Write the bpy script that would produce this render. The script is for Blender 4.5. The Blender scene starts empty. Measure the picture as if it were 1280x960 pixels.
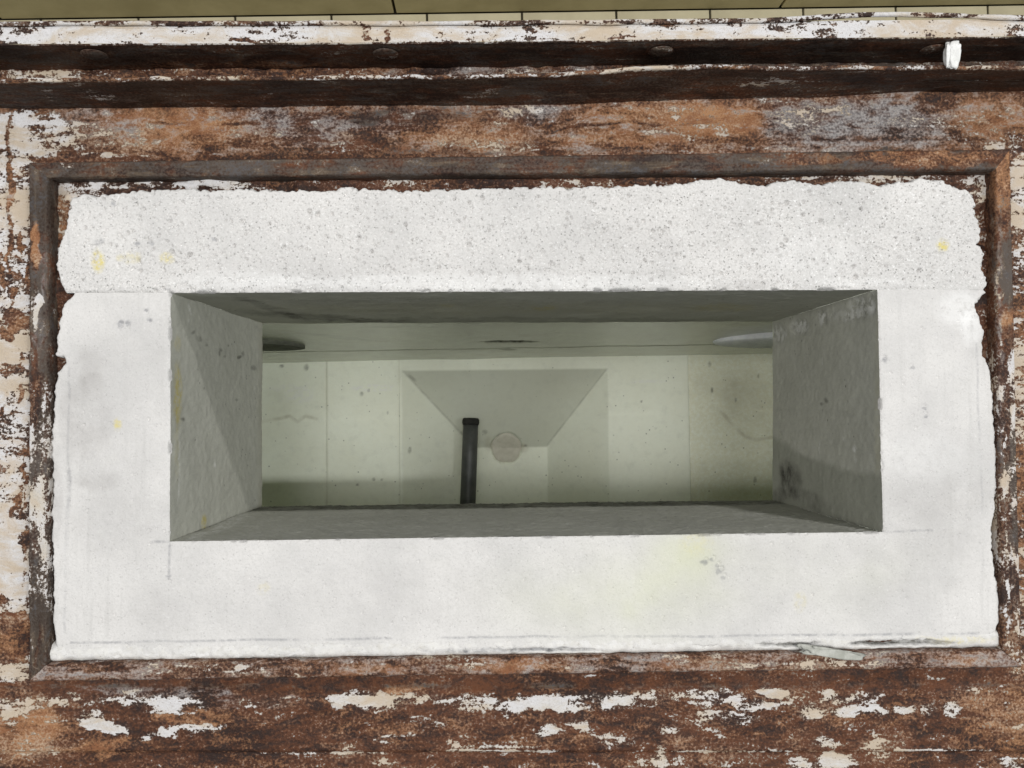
import bpy, math, random
import numpy as np
from mathutils import Matrix, Vector, Euler

# ------------------------------------------------------------------ camera
sc = bpy.context.scene
W0, H0, F0 = 1280.0, 960.0, 1060.0
CAM_Z = 0.60
cam_d = bpy.data.cameras.new('camera')
cam = bpy.data.objects.new('camera', cam_d)
sc.collection.objects.link(cam)
cam_d.sensor_fit = 'HORIZONTAL'; cam_d.sensor_width = 36.0
cam_d.lens = F0 / W0 * 36.0
cam_d.clip_start = 0.02; cam_d.clip_end = 50
cam.location = (0, 0, CAM_Z)
CAM_R = (Matrix.Rotation(math.atan(34 / F0), 4, 'X') @ Matrix.Rotation(-math.atan(30 / F0), 4, 'Y') @ Matrix.Rotation(math.radians(-0.6), 4, 'Z'))
cam.rotation_euler = CAM_R.to_euler()
sc.camera = cam
RM = np.array(CAM_R.to_3x3())

# ------------------------------------------------------------------ light
sc.view_settings.view_transform = 'Standard'
sc.view_settings.look = 'None'
sc.view_settings.gamma = 1.0
sc.view_settings.use_curve_mapping = False
sc.view_settings.exposure = 0.0
world = bpy.data.worlds.new('World'); sc.world = world; world.use_nodes = True
bg = world.node_tree.nodes['Background']
bg.inputs[0].default_value = (0.94, 0.98, 1.0, 1); bg.inputs[1].default_value = 0.15
def lamp(name, loc, target, size, power, col=(1, 1, 1)):
    ld = bpy.data.lights.new(name, 'AREA'); ld.shape = 'RECTANGLE'
    ld.size, ld.size_y = size; ld.energy = power; ld.color = col
    o = bpy.data.objects.new(name, ld); sc.collection.objects.link(o)
    o.location = loc
    o.rotation_euler = (Vector(target) - Vector(loc)).to_track_quat('-Z', 'Y').to_euler()
    return o
lamp('ceiling_lamp', (0.10, 0.05, 5.0), (0, 0, 0), (1.6, 1.6), 106, (1, 0.99, 0.97))
lamp('ceiling_lamp', (3.60, -0.05, 5.0), (0, 0, 0), (0.16, 3.4), 158, (0.985, 1.0, 0.98))
lamp('ceiling_lamp', (-3.0, 0.0, 5.0), (0, 0, 0), (0.60, 3.4), 116, (1.0, 0.985, 0.96))
lamp('ceiling_lamp', (1.1, 2.1, 2.2), (0, 0, 0), (0.25, 0.06), 27, (1, 0.99, 0.97))
sc.cycles.max_bounces = 8; sc.cycles.diffuse_bounces = 5; sc.cycles.glossy_bounces = 2

# ------------------------------------------------------------------ helpers
def px2w(x, y, z):
    x = np.asarray(x, float); y = np.asarray(y, float); z = np.asarray(z, float)
    d = np.stack(np.broadcast_arrays((x - W0 / 2) / F0, -(y - H0 / 2) / F0, -np.ones_like(x)), -1) @ RM.T
    t = (z - CAM_Z) / d[..., 2]
    return d[..., 0] * t, d[..., 1] * t, z + 0 * t
def w2px(X, Y, Z):
    p = np.stack(np.broadcast_arrays(X, Y, np.asarray(Z) - CAM_Z), -1) @ RM
    return W0 / 2 + F0 * p[..., 0] / -p[..., 2], H0 / 2 - F0 * p[..., 1] / -p[..., 2]
_T = np.random.RandomState(5).rand(64, 256, 256).astype(np.float32)
def vn(x, y, cell, seed=0):
    x = np.asarray(x, float) / cell + seed * 17.31; y = np.asarray(y, float) / cell + seed * 9.77
    i = np.floor(x).astype(int); j = np.floor(y).astype(int)
    fx = x - i; fy = y - j; fx = fx * fx * (3 - 2 * fx); fy = fy * fy * (3 - 2 * fy)
    t = _T[seed % 64]; a = t[i & 255, j & 255]; b = t[(i + 1) & 255, j & 255]; c = t[i & 255, (j + 1) & 255]; d = t[(i + 1) & 255, (j + 1) & 255]
    return (a * (1 - fx) + b * fx) * (1 - fy) + (c * (1 - fx) + d * fx) * fy
def fbm(x, y, cell, seed=0, o=4):
    s = 0; a = 1.0; n = 0
    for k in range(o):
        s = s + a * vn(x, y, cell / 2 ** k, seed + k); n += a; a *= 0.5
    return s / n
def ss(a, b, x):
    t = np.clip((x - a) / (b - a), 0, 1); return t * t * (3 - 2 * t)
WARP = 1.5
def blobs(px, py, L):
    r = 0 * px
    if WARP: px, py = px + (fbm(px, py, 14, 30, 4) - .5) * 2 * WARP, py + (fbm(px, py, 14, 35, 4) - .5) * 2 * WARP
    for b in L:
        cx, cy, rx, ry, w = b[:5]; an = math.radians(b[5]) if len(b) > 5 else 0
        dx = px - cx; dy = py - cy
        u = dx * math.cos(an) + dy * math.sin(an); v = -dx * math.sin(an) + dy * math.cos(an)
        r = r + w * ss(1.35, 0.55, np.sqrt((u / rx) ** 2 + (v / ry) ** 2))
    return r
def segd(px, py, P):
    """distance to an open polyline"""
    d = np.full(np.shape(px), 1e9)
    for (ax, ay), (bx, by) in zip(P[:-1], P[1:]):
        ex, ey = bx - ax, by - ay; L = ex * ex + ey * ey + 1e-9
        t = np.clip(((px - ax) * ex + (py - ay) * ey) / L, 0, 1)
        d = np.minimum(d, np.hypot(px - ax - t * ex, py - ay - t * ey))
    return d
def polysd(px, py, P):
    """signed distance to closed polygon, positive inside"""
    d = segd(px, py, P + [P[0]]); ins = np.zeros(np.shape(px), bool)
    for (ax, ay), (bx, by) in zip(P, P[1:] + P[:1]):
        if ay == by: continue
        c = ((ay > py) != (by > py)) & (px < (bx - ax) * (py - ay) / (by - ay) + ax)
        ins ^= c
    return np.where(ins, d, -d)
def pits(px, py, Z, L, depth_px_m):
    """carve small round pits; L = (cx, cy, r_px, depth_m)"""
    for cx, cy, r, dp in L:
        i0, i1 = np.searchsorted(px[0], [cx - r * 1.5, cx + r * 1.5]) if px.ndim == 2 else (0, 0)
        j0, j1 = np.searchsorted(py[:, 0], [cy - r * 1.5, cy + r * 1.5])
        if i1 <= i0 or j1 <= j0: continue
        sx = px[j0:j1, i0:i1] - cx; sy = py[j0:j1, i0:i1] - cy
        q = np.clip(1 - (sx * sx + sy * sy) / (r * r), 0, 1)
        Z[j0:j1, i0:i1] -= dp * ss(0, 0.6, q)
COL = sc.collection
def empty(name, loc, label, cat, group=None):
    o = bpy.data.objects.new(name, None); COL.objects.link(o); o.location = loc
    o.empty_display_size = 0.05; o['label'] = label; o['category'] = cat
    if group: o['group'] = group
    bpy.context.view_layer.update()
    return o
def link(name, me, mat, parent=None, label=None):
    o = bpy.data.objects.new(name, me); COL.objects.link(o)
    if mat: me.materials.append(mat)
    if parent is not None:
        o.parent = parent; o.matrix_parent_inverse = Matrix.Translation(parent.location).inverted() if parent.parent is None else Matrix.Identity(4)
    if label: o['label'] = label
    return o
def grid(name, X, Y, Z, mat, parent=None, mask=None, attrs=None, label=None, smooth=True, flip=False):
    n, m = X.shape
    co = np.stack([X, Y, Z], -1).reshape(-1, 3).astype(np.float32)
    idx = np.arange(n * m).reshape(n, m)
    q = np.stack([idx[:-1, :-1], idx[:-1, 1:], idx[1:, 1:], idx[1:, :-1]], -1).reshape(-1, 4)
    if flip: q = q[:, ::-1]
    if mask is not None:
        keep = (mask[:-1, :-1] & mask[:-1, 1:] & mask[1:, 1:] & mask[1:, :-1]).reshape(-1); q = q[keep]
        used = np.zeros(n * m, bool); used[q.reshape(-1)] = True
        new = np.cumsum(used) - 1; co = co[used]; q = new[q]
    else: used = None
    me = bpy.data.meshes.new(name)
    me.vertices.add(len(co)); me.vertices.foreach_set('co', co.reshape(-1))
    me.loops.add(q.size); me.loops.foreach_set('vertex_index', q.reshape(-1).astype(np.int32))
    me.polygons.add(len(q)); me.polygons.foreach_set('loop_start', (np.arange(len(q)) * 4).astype(np.int32))
    me.polygons.foreach_set('use_smooth', np.full(len(q), smooth))
    me.update(calc_edges=True); me.validate()
    for k, v in (attrs or {}).items():
        v = np.broadcast_to(v, X.shape).reshape(-1).astype(np.float32)
        if used is not None: v = v[used]
        a = me.attributes.new(k, 'FLOAT', 'POINT'); a.data.foreach_set('value', np.ascontiguousarray(v))
    return link(name, me, mat, parent, label)
def box(name, lo, hi, mat, parent=None, bev=0.0, label=None):
    import bmesh
    bm = bmesh.new(); bmesh.ops.create_cube(bm, size=1)
    for v in bm.verts:
        v.co = [(a + b) / 2 + c * (b - a) for a, b, c in zip(lo, hi, v.co)]
    if bev: bmesh.ops.bevel(bm, geom=list(bm.edges), offset=bev, segments=2, affect='EDGES', profile=0.5)
    me = bpy.data.meshes.new(name); bm.to_mesh(me); bm.free()
    return link(name, me, mat, parent, label)

# ------------------------------------------------------------------ materials
class NB:
    def __init__(s, name, rough=0.8):
        s.m = bpy.data.materials.new(name); s.m.use_nodes = True; s.t = s.m.node_tree; s.n = s.t.nodes
        s.b = s.n['Principled BSDF']; s.b.inputs['Roughness'].default_value = rough
        s.b.inputs['Specular IOR Level'].default_value = 0.3
        s.co = s.n.new('ShaderNodeTexCoord').outputs['Object']
    def L(s, a, b): s.t.links.new(a, b)
    def put(s, sock, v):
        if isinstance(v, bpy.types.NodeSocket): s.L(v, sock)
        elif isinstance(v, (tuple, list)): sock.default_value = (*v, 1) if len(v) == 3 and sock.type == 'RGBA' else v
        else: sock.default_value = v
    def attr(s, k):
        a = s.n.new('ShaderNodeAttribute'); a.attribute_name = k; return a.outputs['Fac']
    def map(s, sc_, rot=(0, 0, 0)):
        m = s.n.new('ShaderNodeMapping'); s.L(s.co, m.inputs['Vector']); m.inputs['Scale'].default_value = sc_; m.inputs['Rotation'].default_value = rot
        return m.outputs[0]
    def noise(s, scale, det=6, rough=0.6, vec=None, dist=0):
        t = s.n.new('ShaderNodeTexNoise'); t.inputs['Scale'].default_value = scale; t.inputs['Detail'].default_value = det
        t.inputs['Roughness'].default_value = rough; t.inputs['Distortion'].default_value = dist
        s.L(vec or s.co, t.inputs['Vector']); return t.outputs['Fac']
    def vor(s, scale, vec=None, rnd=1.0):
        t = s.n.new('ShaderNodeTexVoronoi'); t.inputs['Scale'].default_value = scale; t.inputs['Randomness'].default_value = rnd
        s.L(vec or s.co, t.inputs['Vector']); return t.outputs
    def math(s, op, a, b=0.0, c=None, clamp=False):
        t = s.n.new('ShaderNodeMath'); t.operation = op; t.use_clamp = clamp
        s.put(t.inputs[0], a); s.put(t.inputs[1], b)
        if c is not None: s.put(t.inputs[2], c)
        return t.outputs[0]
    def sst(s, v, a, b, lo=0.0, hi=1.0):
        t = s.n.new('ShaderNodeMapRange'); t.interpolation_type = 'SMOOTHSTEP'
        s.put(t.inputs[0], v); t.inputs[1].default_value = a; t.inputs[2].default_value = b; t.inputs[3].default_value = lo; t.inputs[4].default_value = hi
        return t.outputs[0]
    def mix(s, f, a, b):
        t = s.n.new('ShaderNodeMix'); t.data_type = 'RGBA'
        s.put(t.inputs[0], f); s.put(t.inputs[6], a); s.put(t.inputs[7], b); return t.outputs[2]
    def bump(s, h, dist, strength=1.0, n=None):
        t = s.n.new('ShaderNodeBump'); t.inputs['Distance'].default_value = dist; t.inputs['Strength'].default_value = strength
        s.L(h, t.inputs['Height'])
        if n: s.L(n, t.inputs['Normal'])
        return t.outputs[0]
    def done(s, col, rough=None, nor=None):
        s.put(s.b.inputs['Base Color'], col)
        if rough is not None: s.put(s.b.inputs['Roughness'], rough)
        if nor is not None: s.L(nor, s.b.inputs['Normal'])
        return s.m

def m_steel(name, stretch=(0.45, 1, 1)):
    n = NB(name)
    v = n.map(stretch); vs = n.map((stretch[0] * 0.12 if stretch[0] < 1 else 1, 1 if stretch[0] < 1 else 0.06, 1))
    c = lambda x, k: n.math('MULTIPLY', n.math('SUBTRACT', x, 0.5), k)
    add = lambda *a: a[0] if len(a) == 1 else n.math('ADD', a[0], add(*a[1:]))
    nA = n.noise(34, 5, 0.6, v, 0.3); nB = n.noise(140, 6, 0.65, v, 0.5); nC = n.noise(520, 5, 0.65); nD = n.noise(1300, 3, 0.6)
    nE = n.noise(75, 7, 0.7, v, 0.8); nS = n.noise(260, 4, 0.6, vs)
    f1 = add(c(nA, 2.0), c(nB, 2.2), c(nC, 1.6), c(nS, 0.3))
    rust = n.mix(n.sst(f1, -0.45, 0.5), (0.022, 0.010, 0.007), (0.125, 0.047, 0.021))
    rust = n.mix(n.sst(add(c(nE, 2.4), c(nC, 1.6), c(nS, 0.3)), 0.08, 0.7, 0, 0.55), rust, (0.19, 0.090, 0.048))
    rust = n.mix(n.sst(nC, 0.60, 0.72, 0, 0.3), rust, (0.22, 0.13, 0.085))
    # orange and tan oxide, soft edged and broken by fine grain
    og = add(n.attr('a_orange'), c(nE, 2.4), c(nC, 1.5), c(nS, 0.5))
    oc = n.mix(n.sst(add(c(nB, 2.4), c(nD, 1.5)), -0.4, 0.4), (0.215, 0.085, 0.034), (0.40, 0.215, 0.108))
    oc = n.mix(n.sst(add(c(nA, 2.0), c(nC, 1.5)), 0.0, 0.55, 0, 0.8), oc, (0.50, 0.38, 0.27))
    col = n.mix(n.sst(og, 0.12, 0.90, 0, 0.95), rust, oc)
    gr = add(n.attr('a_grey'), c(nE, 2.0), c(nB, 1.8), c(nC, 0.8), c(nS, 0.8))
    gc = n.mix(n.sst(add(c(nC, 2.4), c(nB, 1.5)), -0.4, 0.4), (0.11, 0.105, 0.11), (0.36, 0.35, 0.35))
    col = n.mix(n.sst(gr, 0.15, 0.90, 0, 0.9), col, gc)
    dk = add(n.attr('a_dark'), c(nE, 1.6), c(nC, 1.2), c(nS, 0.9))
    dc = n.mix(n.sst(add(c(nA, 2.4), c(nC, 1.4)), -0.4, 0.4), (0.048, 0.034, 0.025), (0.085, 0.066, 0.054))
    dc = n.mix(n.sst(add(c(nB, 2.2), c(nS, 1.4)), 0.0, 0.45, 0, 0.55), dc, (0.17, 0.125, 0.085))
    dc = n.mix(n.sst(add(c(nE, 2.2), c(nC, 1.6)), 0.1, 0.5, 0, 0.5), dc, (0.075, 0.078, 0.090))
    col = n.mix(n.sst(dk, 0.25, 0.70), col, dc)
    # flaking white paint with thin worn residue round the flakes
    pa = add(n.attr('a_paint'), c(nA, 1.4), c(nB, 2.6), c(nC, 1.5), c(nS, 0.8))
    pm = n.sst(pa, 0.455, 0.545)
    res = n.math('MULTIPLY', n.sst(pa, 0.22, 0.5), n.sst(add(c(nD, 2.0), c(nC, 2.0)), -0.1, 0.35))
    col = n.mix(n.math('MULTIPLY', res, 0.45), col, (0.38, 0.30, 0.245))
    pc = n.mix(n.sst(add(c(nA, 2.2), c(nE, 1.4)), -0.25, 0.45), (0.60, 0.59, 0.60), (0.52, 0.47, 0.40))
    pc = n.mix(n.sst(pa, 0.50, 0.68, 0.6, 0), pc, (0.42, 0.31, 0.22))
    pc = n.mix(n.sst(add(c(nC, 2.0), c(nB, 1.6)), 0.05, 0.6, 0, 0.55), pc, (0.42, 0.40, 0.39))
    pc = n.mix(n.sst(nD, 0.60, 0.70, 0, 0.6), pc, (0.22, 0.15, 0.11))
    pc = n.mix(n.math('MULTIPLY', n.sst(add(n.attr('a_orange'), c(nA, 2.4), c(nE, 2.0)), 0.15, 0.75), 0.55), pc, (0.46, 0.35, 0.24))
    col = n.mix(pm, col, pc)
    nor = n.bump(add(n.math('MULTIPLY', pm, 0.7), n.math('MULTIPLY', nB, 0.9), n.math('MULTIPLY', nC, 0.8), n.math('MULTIPLY', nD, 0.3)), 0.0010, 0.9)
    return n.done(col, n.sst(nB, 0.35, 0.65, 0.55, 0.85), nor)
STEEL = m_steel('rusted_painted_steel')
STEEL_V = m_steel('rusted_painted_steel_upright', (1, 0.5, 1))

def m_cement(name):
    n = NB(name, 0.9)
    n1 = n.noise(9, 7, 0.65); n2 = n.noise(120, 6, 0.65); n3 = n.noise(900, 3, 0.6)
    col = n.mix(n.sst(n1, 0.36, 0.66), (0.645, 0.63, 0.618), (0.535, 0.525, 0.518))
    col = n.mix(n.sst(n2, 0.5, 0.75, 0, 0.35), col, (0.56, 0.55, 0.53))
    brush = n.noise(160, 5, 0.6, n.map((1, 0.06, 0.06)))
    col = n.mix(n.math('MULTIPLY', n.sst(brush, 0.5, 0.75), n.attr('a_brush')), col, (0.52, 0.51, 0.50))
    # porous speckle: grey sand grains in the casting
    vr = n.vor(430)
    sp = n.math('MULTIPLY', n.sst(vr[0], 0.30, 0.12), n.sst(n.noise(260, 3, 0.6), 0.42, 0.62))
    sp = n.math('MULTIPLY', sp, n.attr('a_por'))
    col = n.mix(n.math('MULTIPLY', sp, 0.7), col, (0.30, 0.295, 0.28))
    vr2 = n.vor(170)
    sp2 = n.math('MULTIPLY', n.sst(vr2[0], 0.15, 0.06), n.sst(n.noise(60, 3, 0.6), 0.48, 0.6))
    col = n.mix(n.math('MULTIPLY', sp2, n.math('ADD', 0.14, n.math('MULTIPLY', n.attr('a_por'), 0.12))), col, (0.22, 0.22, 0.20))
    gra = n.math('MULTIPLY', n.sst(n.noise(620, 5, 0.7), 0.46, 0.66), n.math('ADD', 0.14, n.math('MULTIPLY', n.attr('a_por'), 0.5)))
    col = n.mix(gra, col, (0.42, 0.415, 0.40))
    col = n.mix(n.math('MULTIPLY', n.sst(n.noise(480, 4, 0.7), 0.55, 0.7), n.math('MULTIPLY', n.attr('a_por'), 0.6)), col, (0.86, 0.86, 0.86))
    sm = n.math('MULTIPLY', n.attr('a_smudge_shade'), n.sst(n.noise(45, 6, 0.65), 0.25, 0.7))
    col = n.mix(sm, col, (0.36, 0.345, 0.335))
    ye = n.math('MULTIPLY', n.attr('a_yellow'), n.sst(n.noise(230, 5, 0.7), 0.34, 0.66))
    col = n.mix(ye, col, (0.62, 0.52, 0.13))
    gn = n.attr('a_green')
    col = n.mix(gn, col, (0.58, 0.60, 0.40))
    ln = n.math('MULTIPLY', n.attr('a_line'), n.sst(n.noise(190, 4, 0.65), 0.28, 0.62))
    col = n.mix(ln, col, (0.14, 0.145, 0.17))
    dk = n.math('MULTIPLY', n.attr('a_dark'), n.sst(n.noise(70, 6, 0.7), 0.2, 0.6))
    col = n.mix(dk, col, (0.085, 0.08, 0.065))
    wh = n.math('MULTIPLY', n.attr('a_white'), n.sst(n.noise(150, 5, 0.7), 0.3, 0.55))
    col = n.mix(wh, col, (0.76, 0.755, 0.75))
    h = n.math('ADD', n.math('MULTIPLY', n2, 0.5), n.math('MULTIPLY', n3, 0.5))
    h = n.math('SUBTRACT', h, n.math('MULTIPLY', sp, 0.9))
    nor = n.bump(h, 0.0009, 0.75)
    return n.done(col, 0.92, nor)
CEM = m_cement('white_refractory_cement')

def m_wallcem(name, base1, base2, mott=0.4):
    n = NB(name, 0.9)
    n1 = n.noise(11, 6, 0.6); n2 = n.noise(130, 6, 0.65); n3 = n.noise(800, 3, 0.6)
    col = n.mix(n.sst(n1, 0.3, 0.7), base1, base2)
    col = n.mix(n.sst(n2, 0.42, 0.66, 0, mott), col, tuple(c * 0.62 for c in base2))
    st = n.noise(70, 5, 0.6, n.map((1, 1, 0.1)))
    col = n.mix(n.sst(st, 0.5, 0.75, 0, 0.35), col, tuple(c * 0.75 for c in base1))
    vr2 = n.vor(120)
    sp2 = n.math('MULTIPLY', n.sst(vr2[0], 0.16, 0.08), n.sst(n.noise(40, 3, 0.6), 0.5, 0.6))
    col = n.mix(n.math('MULTIPLY', sp2, 0.6), col, (0.07, 0.07, 0.06))
    ye = n.math('MULTIPLY', n.attr('a_yellow'), n.sst(n.noise(180, 5, 0.7), 0.3, 0.62))
    col = n.mix(ye, col, (0.50, 0.42, 0.12))
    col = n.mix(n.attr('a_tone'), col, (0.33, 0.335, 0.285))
    sm = n.math('MULTIPLY', n.attr('a_smudge_shade'), n.sst(n.noise(25, 6, 0.65), 0.25, 0.7))
    col = n.mix(sm, col, (0.36, 0.33, 0.24))
    dk = n.math('MULTIPLY', n.attr('a_dark'), n.sst(n.noise(45, 7, 0.75), 0.2, 0.72))
    col = n.mix(dk, col, (0.055, 0.052, 0.042))
    wh = n.math('MULTIPLY', n.attr('a_white'), n.sst(n.noise(130, 5, 0.7), 0.42, 0.56))
    col = n.mix(wh, col, (0.78, 0.78, 0.76))
    nor = n.bump(n.math('ADD', n.math('MULTIPLY', n2, 0.6), n.math('MULTIPLY', n3, 0.4)), 0.0007, 0.7)
    return n.done(col, 0.92, nor)
INNER = m_wallcem('grey_cast_inner_face', (0.53, 0.53, 0.47), (0.47, 0.47, 0.415), 0.14)
LINING = m_wallcem('cream_lining_board', (0.82, 0.85, 0.74), (0.79, 0.81, 0.69), 0.06)
GLOSSW = m_wallcem('sealed_lining_board', (0.62, 0.64, 0.54), (0.56, 0.58, 0.48), 0.05)
GLOSSW.node_tree.nodes['Principled BSDF'].inputs['Roughness'].default_value = 0.22
GLOSSW.node_tree.nodes['Principled BSDF'].inputs['Specular IOR Level'].default_value = 0.6

def m_plain(name, c1, c2, scale, rough, bumpd=0.0006, spec=0.3):
    n = NB(name, rough); n.b.inputs['Specular IOR Level'].default_value = spec
    a = n.noise(scale, 7, 0.65); f = n.noise(scale * 9, 4, 0.6)
    col = n.mix(n.sst(a, 0.3, 0.7), c1, c2)
    return n.done(col, None, n.bump(n.math('ADD', a, n.math('MULTIPLY', f, 0.4)), bumpd, 0.7))
M_PIPE = m_plain('dark_sheath', (0.045, 0.048, 0.046), (0.075, 0.078, 0.072), 60, 0.45)
M_HOLE = m_plain('hole_black', (0.012, 0.012, 0.011), (0.03, 0.03, 0.026), 90, 0.9)
M_PLUGD = m_plain('dark_grey_fibre', (0.085, 0.09, 0.07), (0.15, 0.155, 0.12), 120, 0.95, 0.002)
M_PLUGW = m_plain('white_fibre', (0.85, 0.86, 0.88), (0.72, 0.74, 0.78), 160, 0.95, 0.002)
M_CORE = m_plain('core_plug_cement', (0.60, 0.58, 0.50), (0.50, 0.48, 0.40), 90, 0.92, 0.001)
M_PLAST = m_plain('white_plaster', (0.86, 0.86, 0.85), (0.74, 0.74, 0.72), 180, 0.9, 0.001)
M_FLAKE = m_plain('grey_green_mortar', (0.50, 0.50, 0.465), (0.33, 0.335, 0.30), 150, 0.92, 0.0015)
M_TILE = m_plain('beige_tile_glaze', (0.50, 0.45, 0.31), (0.40, 0.355, 0.24), 9, 0.45, 0.0002)
M_PANEL = m_plain('olive_beige_panel', (0.47, 0.41, 0.23), (0.34, 0.29, 0.15), 6, 0.5, 0.0002)
M_GROUT = m_plain('dark_grout', (0.035, 0.03, 0.018), (0.06, 0.05, 0.03), 40, 0.95)

# ------------------------------------------------------------------ floor and low wall beyond the furnace
ZF = -1.0
fx0, fy0, _ = [float(v) for v in px2w(0, 24.5, ZF)]; fx1, fy1, _ = [float(v) for v in px2w(1280, 6.0, ZF)]
ang = math.atan2(fy1 - fy0, fx1 - fx0)
floor = box('floor', (-2.0, -1.5, ZF - 0.03), (2.0, fy0 + 0.4, ZF - 0.004), M_GROUT); floor['kind'] = 'structure'
tw = 120.2 / F0 * (CAM_Z - ZF)
ux, uy = math.cos(ang), math.sin(ang)
me_t = None
tx, ty, _ = [float(v) for v in px2w(535, 19, ZF)]
def inner_box(name, lx, ly, lz, mat, bev):
    o = box(name, (0, 0, 0), (lx, ly, lz), mat, None, bev); me = o.data; bpy.data.objects.remove(o); return me
me_t = inner_box('tile', tw - 0.004, tw - 0.004, 0.006, M_TILE, 0.0012)
wall_y = fy0 + (tx - fx0) * uy / ux
for r in range(4):
    for k in range(-6, 7):
        o = bpy.data.objects.new('floor_tile', me_t); COL.objects.link(o); o.parent = floor
        a = k * tw; b = -(r + 1) * tw + 0.002
        o.location = (tx + a * ux - b * uy, wall_y + a * uy + b * ux, ZF - 0.004)
        o.rotation_euler = (0, 0, ang)
wall = box('panelled_wall', (-2.2, 0, 0), (2.2, 0.03, 0.4), M_GROUT)
wall['label'] = 'olive beige panelled wall foot at the very top of the picture'; wall['category'] = 'wall'
wall.location = (tx - 0.012 * uy, wall_y + 0.012, ZF); wall.rotation_euler = (0, 0, ang)
pw = 490.0 / F0 * (CAM_Z - ZF)
me_p = inner_box('panel', pw - 0.005, 0.012, 0.397, M_PANEL, 0.0015)
j0 = float(px2w(496, 20, ZF)[0]) - tx
for k in range(-2, 3):
    o = bpy.data.objects.new('wall_panel', me_p); COL.objects.link(o); o.parent = wall
    o.location = (j0 + k * pw, -0.0125, 0.003)

# ------------------------------------------------------------------ steel casing: plate + bar frame
casing = empty('furnace_casing', (0, 0, -0.02), 'rusted steel furnace top with peeling white paint framing the white casting', 'furnace top')
ZP = -0.012; ZB = 0.0035; WARP = 9.0
O_ = [(35, 202), (1264, 185), (1279, 835), (34, 853)]
I_ = [(61, 223), (1243, 213), (1252, 812), (60, 829)]
step = 0.00105
xs = np.arange(-0.46, 0.50, step); ys = np.arange(-0.40, 0.246, step)
X, Y = np.meshgrid(xs, ys); Z = np.full_like(X, ZP)
px, py = w2px(X, Y, Z)
fr = polysd(px, py, [(O_[0][0] + 6, O_[0][1] + 6), (O_[1][0] - 6, O_[1][1] + 6), (O_[2][0] - 6, O_[2][1] - 6), (O_[3][0] + 6, O_[3][1] - 6)])
mask = fr < 0
lowz = ss(845, 862, py); topz = ss(205, 190, py); leftz = ss(46, 30, px) * (1 - lowz) * (1 - topz); rightz = ss(1255, 1270, px) * (1 - lowz) * (1 - topz)
paint = 0.05 * lowz + 0.06 * topz + 0.74 * leftz + 0.42 * rightz
paint += lowz * blobs(px, py, [
    (150, 868, 85, 12, .42), (115, 895, 18, 12, .5), (140, 908, 32, 7, .75, 12), (205, 917, 40, 6, .6, -14), (255, 910, 25, 7, .6, -5), (225, 880, 38, 10, .55), (200, 873, 70, 16, .3), (330, 872, 40, 12, .28), (60, 870, 40, 8, .35),
    (20, 880, 30, 18, .45), (12, 905, 14, 22, .4), (455, 873, 48, 15, .75), (525, 868, 28, 11, .35), (580, 877, 40, 9, .35), (660, 883, 50, 9, .6), (720, 876, 70, 14, .62), (770, 870, 25, 11, .4), (682, 914, 20, 8, .62), (725, 905, 18, 9, .4),
    (770, 925, 30, 9, .3), (820, 870, 30, 12, .32), (835, 912, 22, 10, .35), (885, 866, 32, 9, .5), (967, 866, 22, 9, .55), (930, 881, 60, 6, .58, 2), (920, 897, 32, 9, .5), (880, 897, 12, 9, .4), (1015, 890, 20, 10, .5), (1048, 873, 22, 8, .5), (1085, 872, 22, 8, .4), (1075, 888, 40, 6, .68),
    (1133, 888, 15, 7, .6), (1162, 887, 10, 7, .45), (1190, 886, 14, 8, .5), (1215, 855, 25, 12, .3), (1030, 928, 20, 8, .4), (1045, 957, 25, 12, .55), (1005, 957, 16, 10, .5), (1270, 955, 22, 8, .5), (1255, 880, 12, 5, .35), (530, 905, 40, 10, .2), (485, 925, 22, 6, .25, 0), (828, 950, 10, 18, .45)])
paint -= .55 * lowz * ss(871, 857, py + (px - 640) * .014)  # white paint thinned where the bar's shadow line is painted
for P, w in [([(290, 944), (480, 942)], .45), ([(560, 938), (700, 940)], .55), ([(600, 934), (675, 934)], .4), ([(840, 940), (990, 939)], .5), ([(1120, 938), (1240, 938)], .6), ([(440, 922), (560, 918)], .3), ([(160, 917), (100, 906)], .25)]:
    paint += w * ss(2.6, 0.6, segd(px, py, P))
# left margin rust streaks
paint -= leftz * blobs(px, py, [(13, 200, 3.5, 65, .6), (12, 280, 3, 60, .6), (25, 305, 4, 14, .6), (32, 345, 4, 16, .6), (4, 340, 3, 25, .5), (16, 370, 6, 14, .5), (20, 400, 20, 14, .75), (8, 418, 9, 12, .7), (25, 450, 2.5, 12, .5), (23, 490, 4, 14, .6), (2, 515, 6, 9, .7),
    (20, 625, 5, 26, .65, 14), (30, 600, 3, 45, .5), (31, 700, 3, 60, .4), (4, 748, 10, 10, .7), (15, 800, 26, 36, .85), (25, 775, 12, 14, .6), (8, 770, 12, 12, .4), (0, 585, 10, 5, .4)])
paint += leftz * blobs(px, py, [(12, 690, 14, 55, .25), (20, 180, 20, 30, .15)])
paint += topz * blobs(px, py, [(45, 165, 55, 35, .45), (15, 180, 25, 50, .5), (110, 170, 30, 22, .25), (120, 196, 30, 4, .4), (660, 142, 32, 10, .3), (640, 178, 50, 8, .2), (860, 160, 60, 14, .18), (985, 160, 40, 18, .25), (1150, 155, 40, 10, .3), (1230, 165, 55, 22, .3), (1260, 190, 30, 12, .35), (1020, 140, 25, 5, .3)])
paint -= topz * blobs(px, py, [(13, 165, 4, 30, .7)])
paint += rightz * blobs(px, py, [(1275, 230, 12, 50, .3), (1275, 390, 10, 30, -.2), (1275, 600, 10, 60, -.2)])
orange = 0.12 * lowz + 0.42 * topz + 0.42 * leftz + 0.45 * rightz
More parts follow.
